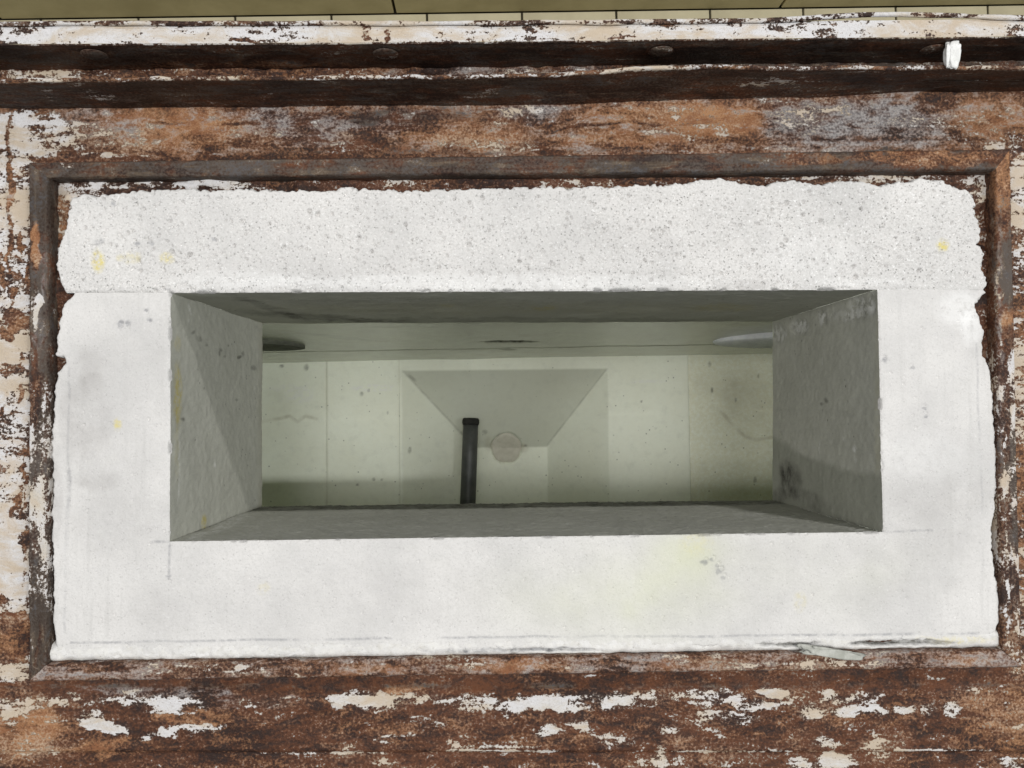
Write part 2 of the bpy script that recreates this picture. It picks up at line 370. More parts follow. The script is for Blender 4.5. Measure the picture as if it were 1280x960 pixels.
orange += topz * blobs(px, py, [(200, 160, 90, 28, .35), (270, 150, 50, 14, .3), (560, 165, 90, 18, .15), (600, 175, 60, 12, .25), (830, 145, 100, 15, .4), (900, 150, 60, 20, .4), (780, 172, 90, 10, .3), (1240, 150, 60, 25, .3), (420, 165, 80, 25, -.15), (500, 150, 60, 15, -.25)])
orange += lowz * blobs(px, py, [(25, 910, 45, 50, .55), (85, 925, 70, 30, .3), (250, 895, 60, 10, .35), (1270, 900, 35, 60, .4), (1225, 890, 20, 40, .35), (510, 860, 25, 8, .5), (700, 925, 60, 10, .15)])
grey = -0.2 + topz * (0.42 + blobs(px, py, [(1070, 155, 130, 34, .30), (1010, 150, 60, 25, .2), (1120, 145, 60, 16, .2), (320, 145, 60, 12, .3), (390, 160, 60, 20, .2), (660, 140, 40, 12, .4), (120, 160, 50, 25, .2), (900, 155, 60, 20, -.2), (240, 165, 60, 12, -.1)])) + leftz * (0.15 + blobs(px, py, [(10, 570, 18, 40, .3)])) + lowz * blobs(px, py, [(160, 865, 120, 12, .5), (320, 875, 60, 14, .45), (520, 870, 40, 10, .3)])
dark = -0.1 + topz * (0.05 + blobs(px, py, [(500, 145, 120, 12, .4), (1100, 193, 120, 3, .5), (700, 190, 500, 4, .35)])) + ss(868, 856, py) * lowz * 0.55  # last term paints the near bar's shadow line onto the plate
for P in [[(185, 153), (270, 155), (330, 153), (380, 158)], [(690, 166), (730, 155), (800, 152), (830, 155)], [(850, 155), (900, 152), (925, 150)], [(330, 180), (365, 182), (400, 190)], [(980, 172), (1100, 174), (1230, 176)]]:
    s_ = ss(2.2, 0.3, segd(px, py + (fbm(px, py, 26, 74, 3) - .5) * 8, P)) * ss(.3, .6, fbm(px, py, 30, 73, 3)); dark += s_ * 0.35; orange -= s_ * .6; grey -= s_ * .5; Z -= s_ * 0.0014; paint -= .3 * s_
Z += (fbm(X, Y, 0.03, 3, 5) - 0.5) * 0.0022 * (0.5 + topz) + topz * (vn(X * 0.25, Y, 0.006, 9) - 0.5) * 0.0016
Z += ss(136, 118, py) * 0.001
Z -= ss(938, 942, py) * 0.002           # lapped lower sheet
# weld bead on the left
wd = segd(px, py, [(16, 150), (11, 230), (14, 300)]); Z += 0.0022 * np.clip(1 - (wd / 5) ** 2, 0, 1) * (0.6 + 0.4 * np.sin(py * 0.9))
grid('top_plate', X, Y, Z, STEEL, casing, mask, dict(a_paint=paint, a_orange=orange, a_grey=grey, a_dark=dark))

# recess sheet between bar frame and casting
xs = np.arange(-0.345, 0.395, 0.0012); ys = np.arange(-0.205, 0.19, 0.0012)
X, Y = np.meshgrid(xs, ys); px, py = w2px(X, Y, np.full_like(X, -0.009))
sd = polysd(px, py, I_)
mask = (sd > -14) & (polysd(px, py, [(110, 275), (1190, 270), (1200, 775), (105, 780)]) < 0)
Z = -0.009 + (fbm(X, Y, 0.010, 21, 5) - 0.5) * 0.007
paint = 0.20 + blobs(px, py, [(190, 228, 110, 8, .35), (110, 240, 40, 14, .25), (265, 230, 60, 8, .45), (215, 226, 18, 8, -.6), (1080, 222, 110, 6, .3), (1225, 240, 18, 25, .25), (72, 300, 12, 40, .15), (1240, 600, 14, 120, .15)])
orange = 0.05 + blobs(px, py, [(75, 262, 14, 45, .6), (110, 238, 40, 10, .25)])
grey = -0.3 + blobs(px, py, [(60, 360, 12, 80, .5), (1250, 420, 16, 150, .3)])
Z += np.clip(paint - 0.3, 0, 1) * 0.006
grid('recess_sheet', X, Y, Z, STEEL, casing, mask, dict(a_paint=paint, a_orange=orange, a_grey=grey, a_dark=0 * X))

# bars
def bar(i, bx):
    j = (i + 1) % 4
    o0 = np.array([float(v) for v in px2w(*O_[i], ZB)[:2]]); o1 = np.array([float(v) for v in px2w(*O_[j], ZB)[:2]])
    q0 = np.array([float(v) for v in px2w(*I_[i], ZB)[:2]]); q1 = np.array([float(v) for v in px2w(*I_[j], ZB)[:2]])
    prof = [(0.0, -0.019), (0.0, -0.010), (0.0, -0.003), (0.0, 0.0), (0.03, 0.0018), (0.08, 0.0030)] + [(t, ZB) for t in np.linspace(0.12, 0.88, 22)] + [(0.93, 0.0030), (0.98, 0.0015), (1.0, -0.001), (1.0, -0.005), (1.0, -0.012), (1.0, -0.021)]
    prof = np.array(prof); nl = int(np.linalg.norm(o1 - o0) / 0.0011)
    t = np.linspace(0, 1, nl)[:, None]; u = prof[:, 0][None]
    X = (o0[0] + (o1[0] - o0[0]) * t) * (1 - u) + (q0[0] + (q1[0] - q0[0]) * t) * u
    Y = (o0[1] + (o1[1] - o0[1]) * t) * (1 - u) + (q0[1] + (q1[1] - q0[1]) * t) * u
    Z = np.broadcast_to(prof[:, 1][None], X.shape).copy()
    nz = fbm(X, Y, 0.012, 31 + i, 5) - 0.5
    rough = [0.7, 0.9, 1.4, 1.3][i]
    Z += nz * 0.0016 * rough
    e = (fbm(X + 3, Y, 0.006, 41 + i, 4) - 0.5) * 0.0012 * rough
    nx, ny = -(o1 - o0)[1], (o1 - o0)[0]; L = math.hypot(nx, ny); X = X + nx / L * e; Y = Y + ny / L * e
    px, py = w2px(X, Y, Z)
    z0 = 0 * X
    if i == 0:   # far bar: smooth dark scale, browner to the right
        at = dict(a_paint=z0 - .10 + blobs(px, py, [(80, 206, 25, 4, .5)]), a_orange=z0 - .1 + blobs(px, py, [(1160, 197, 120, 12, .55), (1010, 198, 40, 12, .4), (620, 212, 60, 8, .3), (330, 212, 70, 7, .35), (910, 205, 30, 12, .35), (760, 210, 50, 6, .25)]),
                  a_grey=z0 - .2 + blobs(px, py, [(300, 213, 60, 6, .45), (440, 210, 60, 7, .4), (620, 210, 60, 7, .4)]), a_dark=z0 + .55 + blobs(px, py, [(1160, 197, 100, 10, -.5), (1010, 198, 40, 9, -.3)]))
    elif i == 1: # right bar
        at = dict(a_paint=z0 - .05 + ss(400, 470, py) * .42 + blobs(px, py, [(1270, 480, 8, 60, .2), (1262, 720, 10, 60, .15)]), a_orange=z0 + .3 + blobs(px, py, [(1255, 230, 20, 40, .35), (1262, 395, 12, 14, .6), (1265, 800, 20, 40, .3)]), a_grey=z0 - .1 + blobs(px, py, [(1250, 450, 5, 180, .6)]), a_dark=z0 + .35 + blobs(px, py, [(1262, 340, 10, 45, .5), (1270, 600, 10, 90, .4), (1255, 200, 20, 40, -.4)]))
    elif i == 2: # near bar: tan, orange and white flaking
        at = dict(a_paint=z0 + .10 + blobs(px, py, [(300, 838, 90, 7, .25), (600, 832, 80, 6, .1), (1030, 828, 60, 6, .2), (90, 845, 50, 12, -.3), (1220, 825, 60, 10, -.2)]), a_orange=z0 + .42 + blobs(px, py, [(640, 832, 70, 8, .4), (460, 836, 40, 8, .3), (880, 829, 60, 8, .2), (1210, 823, 30, 8, .3)]), a_grey=z0 + .36, a_dark=z0 + .10 + ss(838, 850, py + (px - 640) * 0.014) * .5)
    else:        # left bar
        at = dict(a_paint=z0 - .2 + ss(352, 372, py) * .2 + ss(440, 520, py) * .45 - ss(740, 790, py) * .35 + blobs(px, py, [(48, 385, 5, 28, .75, 4), (42, 372, 3, 25, .4), (50, 640, 8, 30, .2)]), a_orange=z0 - .1 + blobs(px, py, [(44, 308, 8, 34, .95), (44, 500, 8, 40, .5), (40, 830, 20, 20, .3)]), a_grey=z0 - .1 + blobs(px, py, [(55, 350, 7, 70, .7), (50, 410, 8, 40, .8)]), a_dark=z0 + .62 + blobs(px, py, [(44, 308, 8, 34, -.7), (44, 500, 10, 40, -.3)]))
    return grid('frame_bar', X, Y, Z, STEEL if i in (0, 2) else STEEL_V, casing, None, at)
for i in range(4): bar(i, 0)

# ------------------------------------------------------------------ bent edge channel along the far side
chan = empty('edge_channel', (0, 0.23, ZP), 'bent steel edge channel with white painted flange above a dark riveted web', 'steel channel')
xp = np.linspace(-150, 1430, 900)
def interp(L): a = np.array(L, float); return np.interp(xp, a[:, 0], a[:, 1])
def smooth(a, k=25): return np.convolve(np.pad(a, k, mode='edge'), np.ones(2 * k + 1) / (2 * k + 1), 'valid')
lip_t = smooth(interp([(-150, 106), (0, 103), (200, 100), (430, 99), (640, 97), (740, 92), (800, 87), (860, 85), (1000, 87), (1280, 86), (1430, 86)])) + (vn(xp, 0 * xp, 22, 4) - .5) * 1.6
lip_b = smooth(interp([(-150, 138), (0, 137), (420, 134), (700, 132), (850, 127), (980, 125), (1150, 117), (1280, 115), (1430, 114)]))
ZL = 0.035
Xb, Yb, _ = px2w(xp, lip_b, ZP); Xt, Yt, _ = px2w(xp, lip_t + 1, ZL)
rows = []
for t in np.linspace(0, 1, 26): rows.append((Xb + (Xt - Xb) * t, Yb + (Yt - Yb) * t + 0.0015 * math.sin(t * 3.1), ZP - 0.004 + (ZL - ZP + 0.004) * t + 0 * xp))
for dy, dz in [(0.0004, 0.0009), (0.0013, 0.0013), (0.0024, 0.0010), (0.0029, 0.0), (0.0030, -0.006), (0.0030, -0.013), (0.0030, -0.03)]:
    rows.append((Xt, Yt + dy + (vn(xp, 0 * xp, 9, 12) - .5) * 0.0006, ZL + dz + 0 * xp + (vn(xp, 0 * xp, 14, 13) - .5) * 0.001))
X = np.array([r[0] for r in rows]); Y = np.array([r[1] for r in rows]); Z = np.array([r[2] for r in rows])
Y += (fbm(X, Z, 0.02, 15, 4) - .5) * 0.0012
px, py = w2px(X, Y, Z); z0 = 0 * X
edge = ss(ZL - 0.0016, ZL + 0.0004, Z)
grid('lip', X, Y, Z, STEEL, chan, None, dict(a_paint=z0 - .05 + edge * .46 + blobs(px, py, [(130, 122, 40, 6, .4, 20), (60, 115, 30, 5, .3, 20), (1000, 100, 60, 6, .22), (940, 100, 40, 5, .2)]), a_orange=z0 + .12 + edge * .2, a_grey=z0 - .05 + blobs(px, py, [(120, 120, 60, 8, .3), (1200, 105, 90, 12, .2)]), a_dark=z0 + .42 - edge * .3))
# angle iron: web + flange
fl_n = smooth(interp([(-150, 58), (0, 57.5), (420, 55.5), (700, 53.5), (850, 51), (1280, 47.5), (1430, 46)])) ; fl_f = smooth(interp([(-150, 30), (0, 29.5), (420, 31), (640, 30), (850, 27.5), (1280, 24), (1430, 22)]), 8)
ZA = 0.050; ZT = 0.010
Xn, Yn, _ = px2w(xp, fl_n, ZA); Xf, Yf, _ = px2w(xp, fl_f, ZA)
rows = [(Xn, Yn + 0.0005, z + 0 * xp) for z in np.linspace(ZT - 0.02, ZA - 0.0016, 24)] + [(Xn, Yn + 0.0003, ZA - 0.0006 + 0 * xp), (Xn, Yn + 0.0012, ZA - 0.0001 + 0 * xp)]
X = np.array([r[0] for r in rows]); Y = np.array([r[1] for r in rows]); Z = np.array([r[2] for r in rows])
Y = Y + (fbm(X, Z, 0.015, 16, 4) - .5) * 0.0010; px, py = w2px(X, Y, Z); z0 = 0 * X
grid('web', X, Y, Z, STEEL, chan, None, dict(a_paint=z0 - .12 + ss(ZA - 0.002, ZA, Z) * .6, a_orange=z0 + .12 + blobs(px, py, [(110, 70, 30, 8, .35), (300, 80, 200, 8, .2)]), a_grey=z0 - .1, a_dark=z0 + .42 + blobs(px, py, [(300, 84, 160, 5, -.4), (600, 86, 160, 5, -.3)])))
ts = np.linspace(0, 1, 26)[:, None]
X = Xn[None] + (Xf - Xn)[None] * ts; Y = Yn[None] + 0.0012 + (Yf - Yn - 0.0012)[None] * ts; Z = ZA + 0 * X
Z += (fbm(X, Y, 0.02, 18, 5) - .5) * 0.0014; px, py = w2px(X, Y, Z); z0 = 0 * X
grid('flange', X, Y, Z, STEEL, chan, None, dict(a_paint=z0 + .84 + blobs(px, py, [(305, 51, 18, 4, -.7), (460, 42, 8, 9, -.65), (485, 43, 5, 9, -.65), (520, 54, 140, 2.5, -.25), (700, 45, 90, 8, -.15), (1160, 40, 25, 9, -.2), (770, 45, 30, 2, -.4), (345, 37, 4, 3, -.6)]), a_orange=z0 + .3 + blobs(px, py, [(1190, 35, 5, 10, .5), (1045, 33, 6, 5, .4)]), a_grey=z0 + blobs(px, py, [(1160, 40, 20, 9, .6), (750, 40, 40, 8, .4)]), a_dark=z0 - .1))
# rolled back edge of the flange
lp = smooth(interp([(-150, 27), (0, 29), (300, 28.5), (620, 28), (850, 26.5), (960, 25), (1040, 20), (1120, 16), (1190, 19), (1280, 22), (1430, 22)]), 14) + (vn(xp, 0 * xp, 40, 23) - .5) * 1.5
Xl, Yl, _ = px2w(xp, lp, ZA + 0.002); th = np.linspace(0, 2 * math.pi, 11)[:, None]
r_ = 0.0016 * (0.8 + 0.5 * vn(xp, 0 * xp, 30, 24))[None]
X = Xl[None] + 0 * th; Y = Yl[None] + r_ * np.cos(th) ; Z = ZA + 0.001 + r_ * 0.9 * np.sin(th); px, py = w2px(X, Y, Z); z0 = 0 * X
grid('rolled_edge', X, Y, Z, STEEL, chan, None, dict(a_paint=z0 + .58 - ss(500, 250, px) * .1, a_orange=z0 + .2, a_grey=z0 + .1, a_dark=z0 + .2))
# trough floor
ts = np.linspace(0, 1, 14)[:, None]; Y0 = Yt + 0.002; Y1 = Yn + 0.002
X = Xn[None] + 0 * ts; Y = Y0[None] + (Y1 - Y0)[None] * ts; Z = ZT + (fbm(X, Y, 0.008, 27, 5) - .5) * 0.006; px, py = w2px(X, Y, Z); z0 = 0 * X
grid('trough_bed', X, Y, Z, STEEL, chan, None, dict(a_paint=z0 + .16 + blobs(px, py, [(60, 94, 80, 10, .25), (620, 90, 120, 10, .15)]), a_orange=z0 + .3, a_grey=z0 + blobs(px, py, [(640, 90, 160, 10, .4)]), a_dark=z0 + ss(760, 860, px) * .6))
for k, (bx, by) in enumerate([(118, 68), (482, 67), (826, 64), (1166, 62)]):
    ix = int(np.argmin(abs(xp - bx)))
    yw = Yn[ix]
    # height on the web where this pixel ray meets it
    zc = 0.036
    for _ in range(30):
        q = float(w2px(Xn[ix], yw, zc)[1]); zc += (by - q) * -0.00025
    u = np.linspace(0, 2 * math.pi, 25)[None]; rr = np.array([1.0, 1.0, 0.92, 0.75, 0.5, 0.2, 0.001])[:, None]; hh = np.array([0.0, -0.0008, -0.0018, -0.0027, -0.0033, -0.0036, -0.0037])[:, None]
    R = 0.0085; hh = hh * 0.5
    Xr = float(px2w(bx, by, zc)[0]) + R * rr * np.cos(u); Zr = zc + R * rr * np.sin(u); Yr = yw + hh + 0 * u
    z0 = 0 * Xr
    grid('rivet', Xr, Yr, Zr, STEEL, chan, None, dict(a_paint=z0 + .1, a_orange=z0 + .3, a_grey=z0 + .12, a_dark=z0 + .55), flip=True)

# plaster dab hanging over the lip
import bmesh
def lump(name, c, s, rot, mat, seed, amp=0.25, sub=4):
    bm = bmesh.new(); bmesh.ops.create_icosphere(bm, subdivisions=sub, radius=1)
    R = Euler(rot).to_matrix(); rnd = np.array([v.co[:] for v in bm.verts])
    f = 1 + amp * (fbm(rnd[:, 0] + rnd[:, 2] * 0.7 + 5, rnd[:, 1] + rnd[:, 2] * 0.4 + 5, 0.7, seed, 4) - .5) * 2
    for v, k in zip(bm.verts, f):
        p = Vector([math.copysign(abs(a) ** 0.6, a) for a in v.co]); p = Vector((p.x * s[0], p.y * s[1], p.z * s[2])) * float(k)
        v.co = R @ p
    for fc in bm.faces: fc.smooth = True
    me = bpy.data.meshes.new(name); bm.to_mesh(me); bm.free()
    o = link(name, me, mat); o.location = c; return o
cx, cy, cz = [float(v) for v in px2w(1190, 70, 0.041)]
o = lump('plaster_dab', (cx, cy, cz), (0.0042, 0.0088, 0.0028), (0.45, 0, 0.12), M_PLAST, 51, 0.65)
o['label'] = 'white plaster dab bridging the dark channel near its right end'; o['category'] = 'plaster'

# ------------------------------------------------------------------ refractory casting
WARP = 3.0
cast = empty('refractory_casting', (0, 0, -0.234), 'white cast refractory block with a rectangular opening through its middle', 'casting')
S0, S1, T0, T1 = 213.0, 1100.0, 364.0, 671.0
def seg(a, b, st): return np.linspace(a, b, max(2, int(round(abs(b - a) / st)) + 1))
ST = 1.15
sl = np.concatenate([seg(52, S0, ST)[:-1], seg(S0, S1, ST), seg(S1, 1258, ST)[1:]])
tl_up = seg(214, T0, ST); tl_dn = np.concatenate([seg(T0, T1, ST), seg(T1, 834, ST)[1:]])
OFF = np.array([[0, 2], [-3, -2], [4, -6], [-1, 6]], float)
def warp(s, t):
    u = np.clip((s - S0) / (S1 - S0), 0, 1); v = np.clip((t - T0) / (T1 - T0), 0, 1)
    w = [(1 - u) * (1 - v), u * (1 - v), u * v, (1 - u) * v]
    return s + sum(a * o[0] for a, o in zip(w, OFF)), t + sum(a * o[1] for a, o in zip(w, OFF))
UP = [(88, 246), (100, 243), (150, 241), (176, 236), (200, 239), (228, 234), (262, 238), (300, 236), (360, 238), (420, 237), (432, 231), (440, 232), (448, 237), (520, 238), (580, 236), (650, 234), (760, 232), (860, 229), (885, 223), (905, 222), (935, 228), (960, 230), (990, 224), (1030, 229), (1065, 225), (1100, 231), (1160, 222), (1180, 226), (1206, 236), (1216, 244), (1220, 262), (1227, 290), (1224, 304), (1232, 318), (1228, 335), (1236, 356), (1232, 368), (1232, 380), (72, 380), (80, 366), (74, 352), (70, 330), (72, 312), (77, 298), (80, 280), (84, 262)]
DN = [(78, 340), (90, 368), (80, 378), (73, 400), (70, 430), (68, 445), (78, 448), (80, 455), (72, 466), (67, 480), (66, 520), (63, 560), (65, 620), (63, 640), (66, 700), (65, 760), (66, 800), (70, 815), (68, 824), (300, 822), (640, 812), (900, 808), (1100, 803), (1240, 798), (1247, 785), (1249, 760), (1246, 720), (1241, 690), (1239, 664), (1244, 640), (1246, 600), (1244, 540), (1243, 500), (1240, 470), (1234, 450), (1228, 440), (1231, 415), (1225, 398), (1221, 380), (1234, 366), (1230, 340)]
rs = np.random.RandomState(8)
pit_up = [(rs.uniform(90, 1225), rs.uniform(240, 362), rs.choice([1.2, 1.5, 1.9, 2.4, 3.2], p=[.46, .34, .15, .045, .005]), 0) for _ in range(2300)]
pit_dn = [(rs.uniform(75, 1240), rs.uniform(368, 805), rs.choice([1.3, 1.6, 2.0, 2.6], p=[.5, .3, .15, .05]), 0) for _ in range(700)]
pit_up = [(a, b, r, r * 0.0009) for a, b, r, _ in pit_up]; pit_dn = [(a, b, r, r * 0.00035) for a, b, r, _ in pit_dn]
chips = [(890, 700, 3, .0008), (896, 707, 3, .0008), (899, 714, 4, .001), (903, 722, 3, .0008), (880, 703, 4, .0006), (212, 720, 3, .0008), (152, 403, 4, .0008), (183, 388, 3, .0007), (150, 408, 3, .0006), (160, 404, 4, .0007), (187, 400, 3, .0006), (1106, 450, 4, .0008), (1140, 460, 2.5, .0006), (1155, 511, 2.5, .0006), (1158, 521, 2.5, .0006)]
pit_dn += chips
def surf(s, t, upper):
    px, py = warp(s, t)
    hx, hy = px / F0 * CAM_Z, py / F0 * CAM_Z
    if upper:
        Z = (fbm(hx, hy, 0.03, 60, 4) - .5) * 0.0020 + (fbm(hx, hy, 0.003, 62, 3) - .5) * 0.0006
    else:
        Z = (fbm(hx, hy, 0.05, 61, 4) - .5) * 0.0020 + (fbm(hx, hy, 0.004, 63, 3) - .5) * 0.0005
    pits(s, t, Z, pit_up if upper else pit_dn, 0)
    # ragged outer outline
    sd = polysd(px, py, UP if upper else DN) + (fbm(hx, hy, 0.0045, 64, 4) - .5) * (8.0 if upper else 5.0) + (vn(hx, hy, 0.0018, 69) - .5) * (2.4 if upper else 1.4) + (fbm(hx, hy, 0.03, 66, 2) - .5) * 3
    R = 3.6
    q = np.clip(1 - sd / R, 0, 1); Z -= 0.0032 * (1 - np.sqrt(np.clip(1 - q * q, 0, 1)))
    out = sd < 0
    Z = np.where(out, Z - np.clip(-sd, 0, 4) * 0.006, Z)
    # joint between upper beam and lower casting, only where it shows
    jm = (s < S0) | (s > S1)
    d = np.abs(t - T0) + (vn(hx, hy, 0.008, 67) - .5) * 1.2
    if upper: jd = np.where(s < S0, ss(215, 150, s) * .6 + .35, ss(1100, 1130, s) * -.2 + .5)
    else: jd = 0.5
    Z -= np.where(jm, np.clip(1 - d / 3.5, 0, 1) * 0.0016 * jd, 0)
    # worn rim of the opening
    ds = np.maximum(np.maximum(S0 - s, s - S1), np.maximum(T0 - t, t - T1))
    rim = np.clip(1 - np.clip(ds, 0, 99) / (5.0 if upper else 4.0), 0, 1)
    Z -= rim ** 2 * (0.0006 + (0.0045 if upper else 0.0034) * ss(.58, .74, fbm(hx, hy, 0.010, 68, 4)))
    return px, py, Z, sd, ds
def cast_attr(px, py, ds, upper):
    z0 = 0 * px
    ye = blobs(px, py, [(123, 326, 8, 14, .9), (165, 322, 12, 8, .35), (150, 322, 5, 4, .3), (208, 323, 9, 7, .6), (1177, 306, 8, 7, .9), (147, 530, 5, 8, .7), (330, 735, 8, 8, .2), (1000, 752, 8, 12, .25), (870, 680, 20, 16, .25), (1110, 806, 40, 4, .5)])
    gn = z0 if upper else np.clip(1.5 * fbm(px, py, 90, 72, 5) - .35, 0, 1) * (.75 * np.exp(-((px - 790) / 120) ** 2 - ((py - 745) / 50) ** 2) + .5 * np.exp(-((px - 860) / 50) ** 2 - ((py - 690) / 25) ** 2) + .25 * np.exp(-((px - 1060) / 80) ** 2 - ((py - 720) / 50) ** 2))
    sm = blobs(px, py, [(105, 520, 34, 60, .5), (120, 600, 28, 14, .5), (110, 460, 24, 24, .3), (140, 660, 60, 40, .16), (520, 740, 160, 40, .12), (160, 760, 80, 30, .14), (150, 440, 60, 20, .12), (1180, 620, 80, 30, .22), (1170, 700, 60, 60, .15), (1000, 720, 160, 60, .14), (400, 760, 300, 40, .06), (70, 620, 8, 60, .4), (930, 355, 40, 6, .5), (640, 345, 400, 8, .1), (820, 290, 120, 30, .16), (780, 245, 90, 14, .14), (1170, 640, 70, 50, .10)])  # real smudges, plus a cast shadow painted in at lower right
    ln = z0.copy()
    for P, w, k in [([(86, 270), (86, 500), (84, 590), (85, 640), (82, 720), (81, 790)], 1.5, .4), ([(85, 585), (87, 600), (84, 650), (81, 700)], 2.2, .6), ([(88, 804), (300, 800), (640, 796), (900, 795), (1222, 792)], 1.4, .75), ([(1221, 430), (1224, 540), (1228, 640)], 1.3, .45), ([(212, 682), (211, 725)], 1.6, .6), ([(190, 678), (212, 677)], 1.6, .7), ([(1105, 665), (1165, 663)], 1.3, .6), ([(138, 362), (200, 361), (212, 362)], 1.6, .5), ([(1100, 359), (1170, 355), (1210, 354)], 1.4, .4)]:
        ln = np.maximum(ln, .62 * k * ss(.25, .6, fbm(px, py, 70, 79, 3)) * ss(w + 1.0, w * 0.3, segd(px + (fbm(px, py, 30, 76, 2) - .5) * 3, py + (fbm(px, py, 40, 75, 2) - .5) * 3, P)))
    for c_ in chips + [(1067 / 4, 475 / 4 + 180, 2.6, 0), (122, 303, 4, 0), (127, 301, 3, 0), (172, 304, 3, 0), (189, 304, 3, 0), (141, 254, 3, 0)]:
        ln = np.maximum(ln, .55 * ss(c_[2] * 1.25, c_[2] * .4, np.hypot((px - c_[0]) * .8, py - c_[1]) + (vn(px, py, 3, 78) - .5) * 3))
    por = (0.65 + 0.35 * fbm(px, py, 60, 70, 3) + 0.25 * ss(330, 360, py) + .3 * ss(500, 1000, px)) if upper else z0 + 0.26 + .2 * (fbm(px, py, 120, 70, 3) - .4)
    wh = blobs(px, py, [(1200, 385, 30, 22, .55), (1215, 410, 14, 22, .5), (1150, 570, 60, 30, .22), (300, 350, 80, 12, .35), (600, 352, 300, 10, .45), (1010, 320, 60, 30, .25), (1080, 352, 60, 6, .3)])
    wh = np.maximum(wh, ss(6, 1, np.abs(py - (823 - (px - 70) * 0.0155))) * .5 if not upper else 0)
    dk = ss(.4, 0, np.clip(ds, 0, 9) / 4.0) * ss(.5, .75, vn(px, py, 4, 77)) * (.55 if upper else .3)
    br = (ss(S0 + 4, S0 - 4, px) + ss(S1 - 4, S1 + 4, px)) * (0 if upper else .55) + (0 if upper else .22)
    return dict(a_yellow=ye, a_green=gn, a_smudge_shade=sm, a_line=ln, a_por=por, a_white=wh, a_dark=dk, a_brush=br + z0)
rims = {}
for nm, tl, upper in (('upper_beam', tl_up, True), ('lower_casting', tl_dn, False)):
    S, T = np.meshgrid(sl, tl)
    px, py, Z, sd, ds = surf(S, T, upper)
    X, Y, _ = px2w(px, py, 0.0)
    mask = (sd > -4.5) & ~((S > S0 + .01) & (S < S1 - .01) & (T > T0 + .01) & (T < T1 - .01))
    # faces of the hole: drop quads whose centre lies in the opening
    keep = mask.copy()
    at = cast_attr(px, py, ds, upper)
    grid(nm, X, Y, Z, CEM, cast, keep, at, flip=True,
         label='coarse porous upper beam of the casting' if upper else 'smooth lower casting below the porous beam')
    js = np.where((sl >= S0 - .01) & (sl <= S1 + .01))[0]
    if upper: rims['top'] = (X[-1, js], Y[-1, js], Z[-1, js])
    else:
        it0 = int(np.argmin(abs(tl - T0))); it1 = int(np.argmin(abs(tl - T1)))
        a, b = js[0], js[-1]
        rims['bot'] = (X[it1, js], Y[it1, js], Z[it1, js])
        rims['left'] = (X[it0:it1 + 1, a], Y[it0:it1 + 1, a], Z[it0:it1 + 1, a])
        rims['right'] = (X[it0:it1 + 1, b], Y[it0:it1 + 1, b], Z[it0:it1 + 1, b])
ZD = -0.234
DC = {k: [float(v) for v in px2w(*p, ZD)[:2]] for k, p in dict(tl=(328, 404), tr=(966, 402), br=(966, 625), bl=(327, 633)).items()}
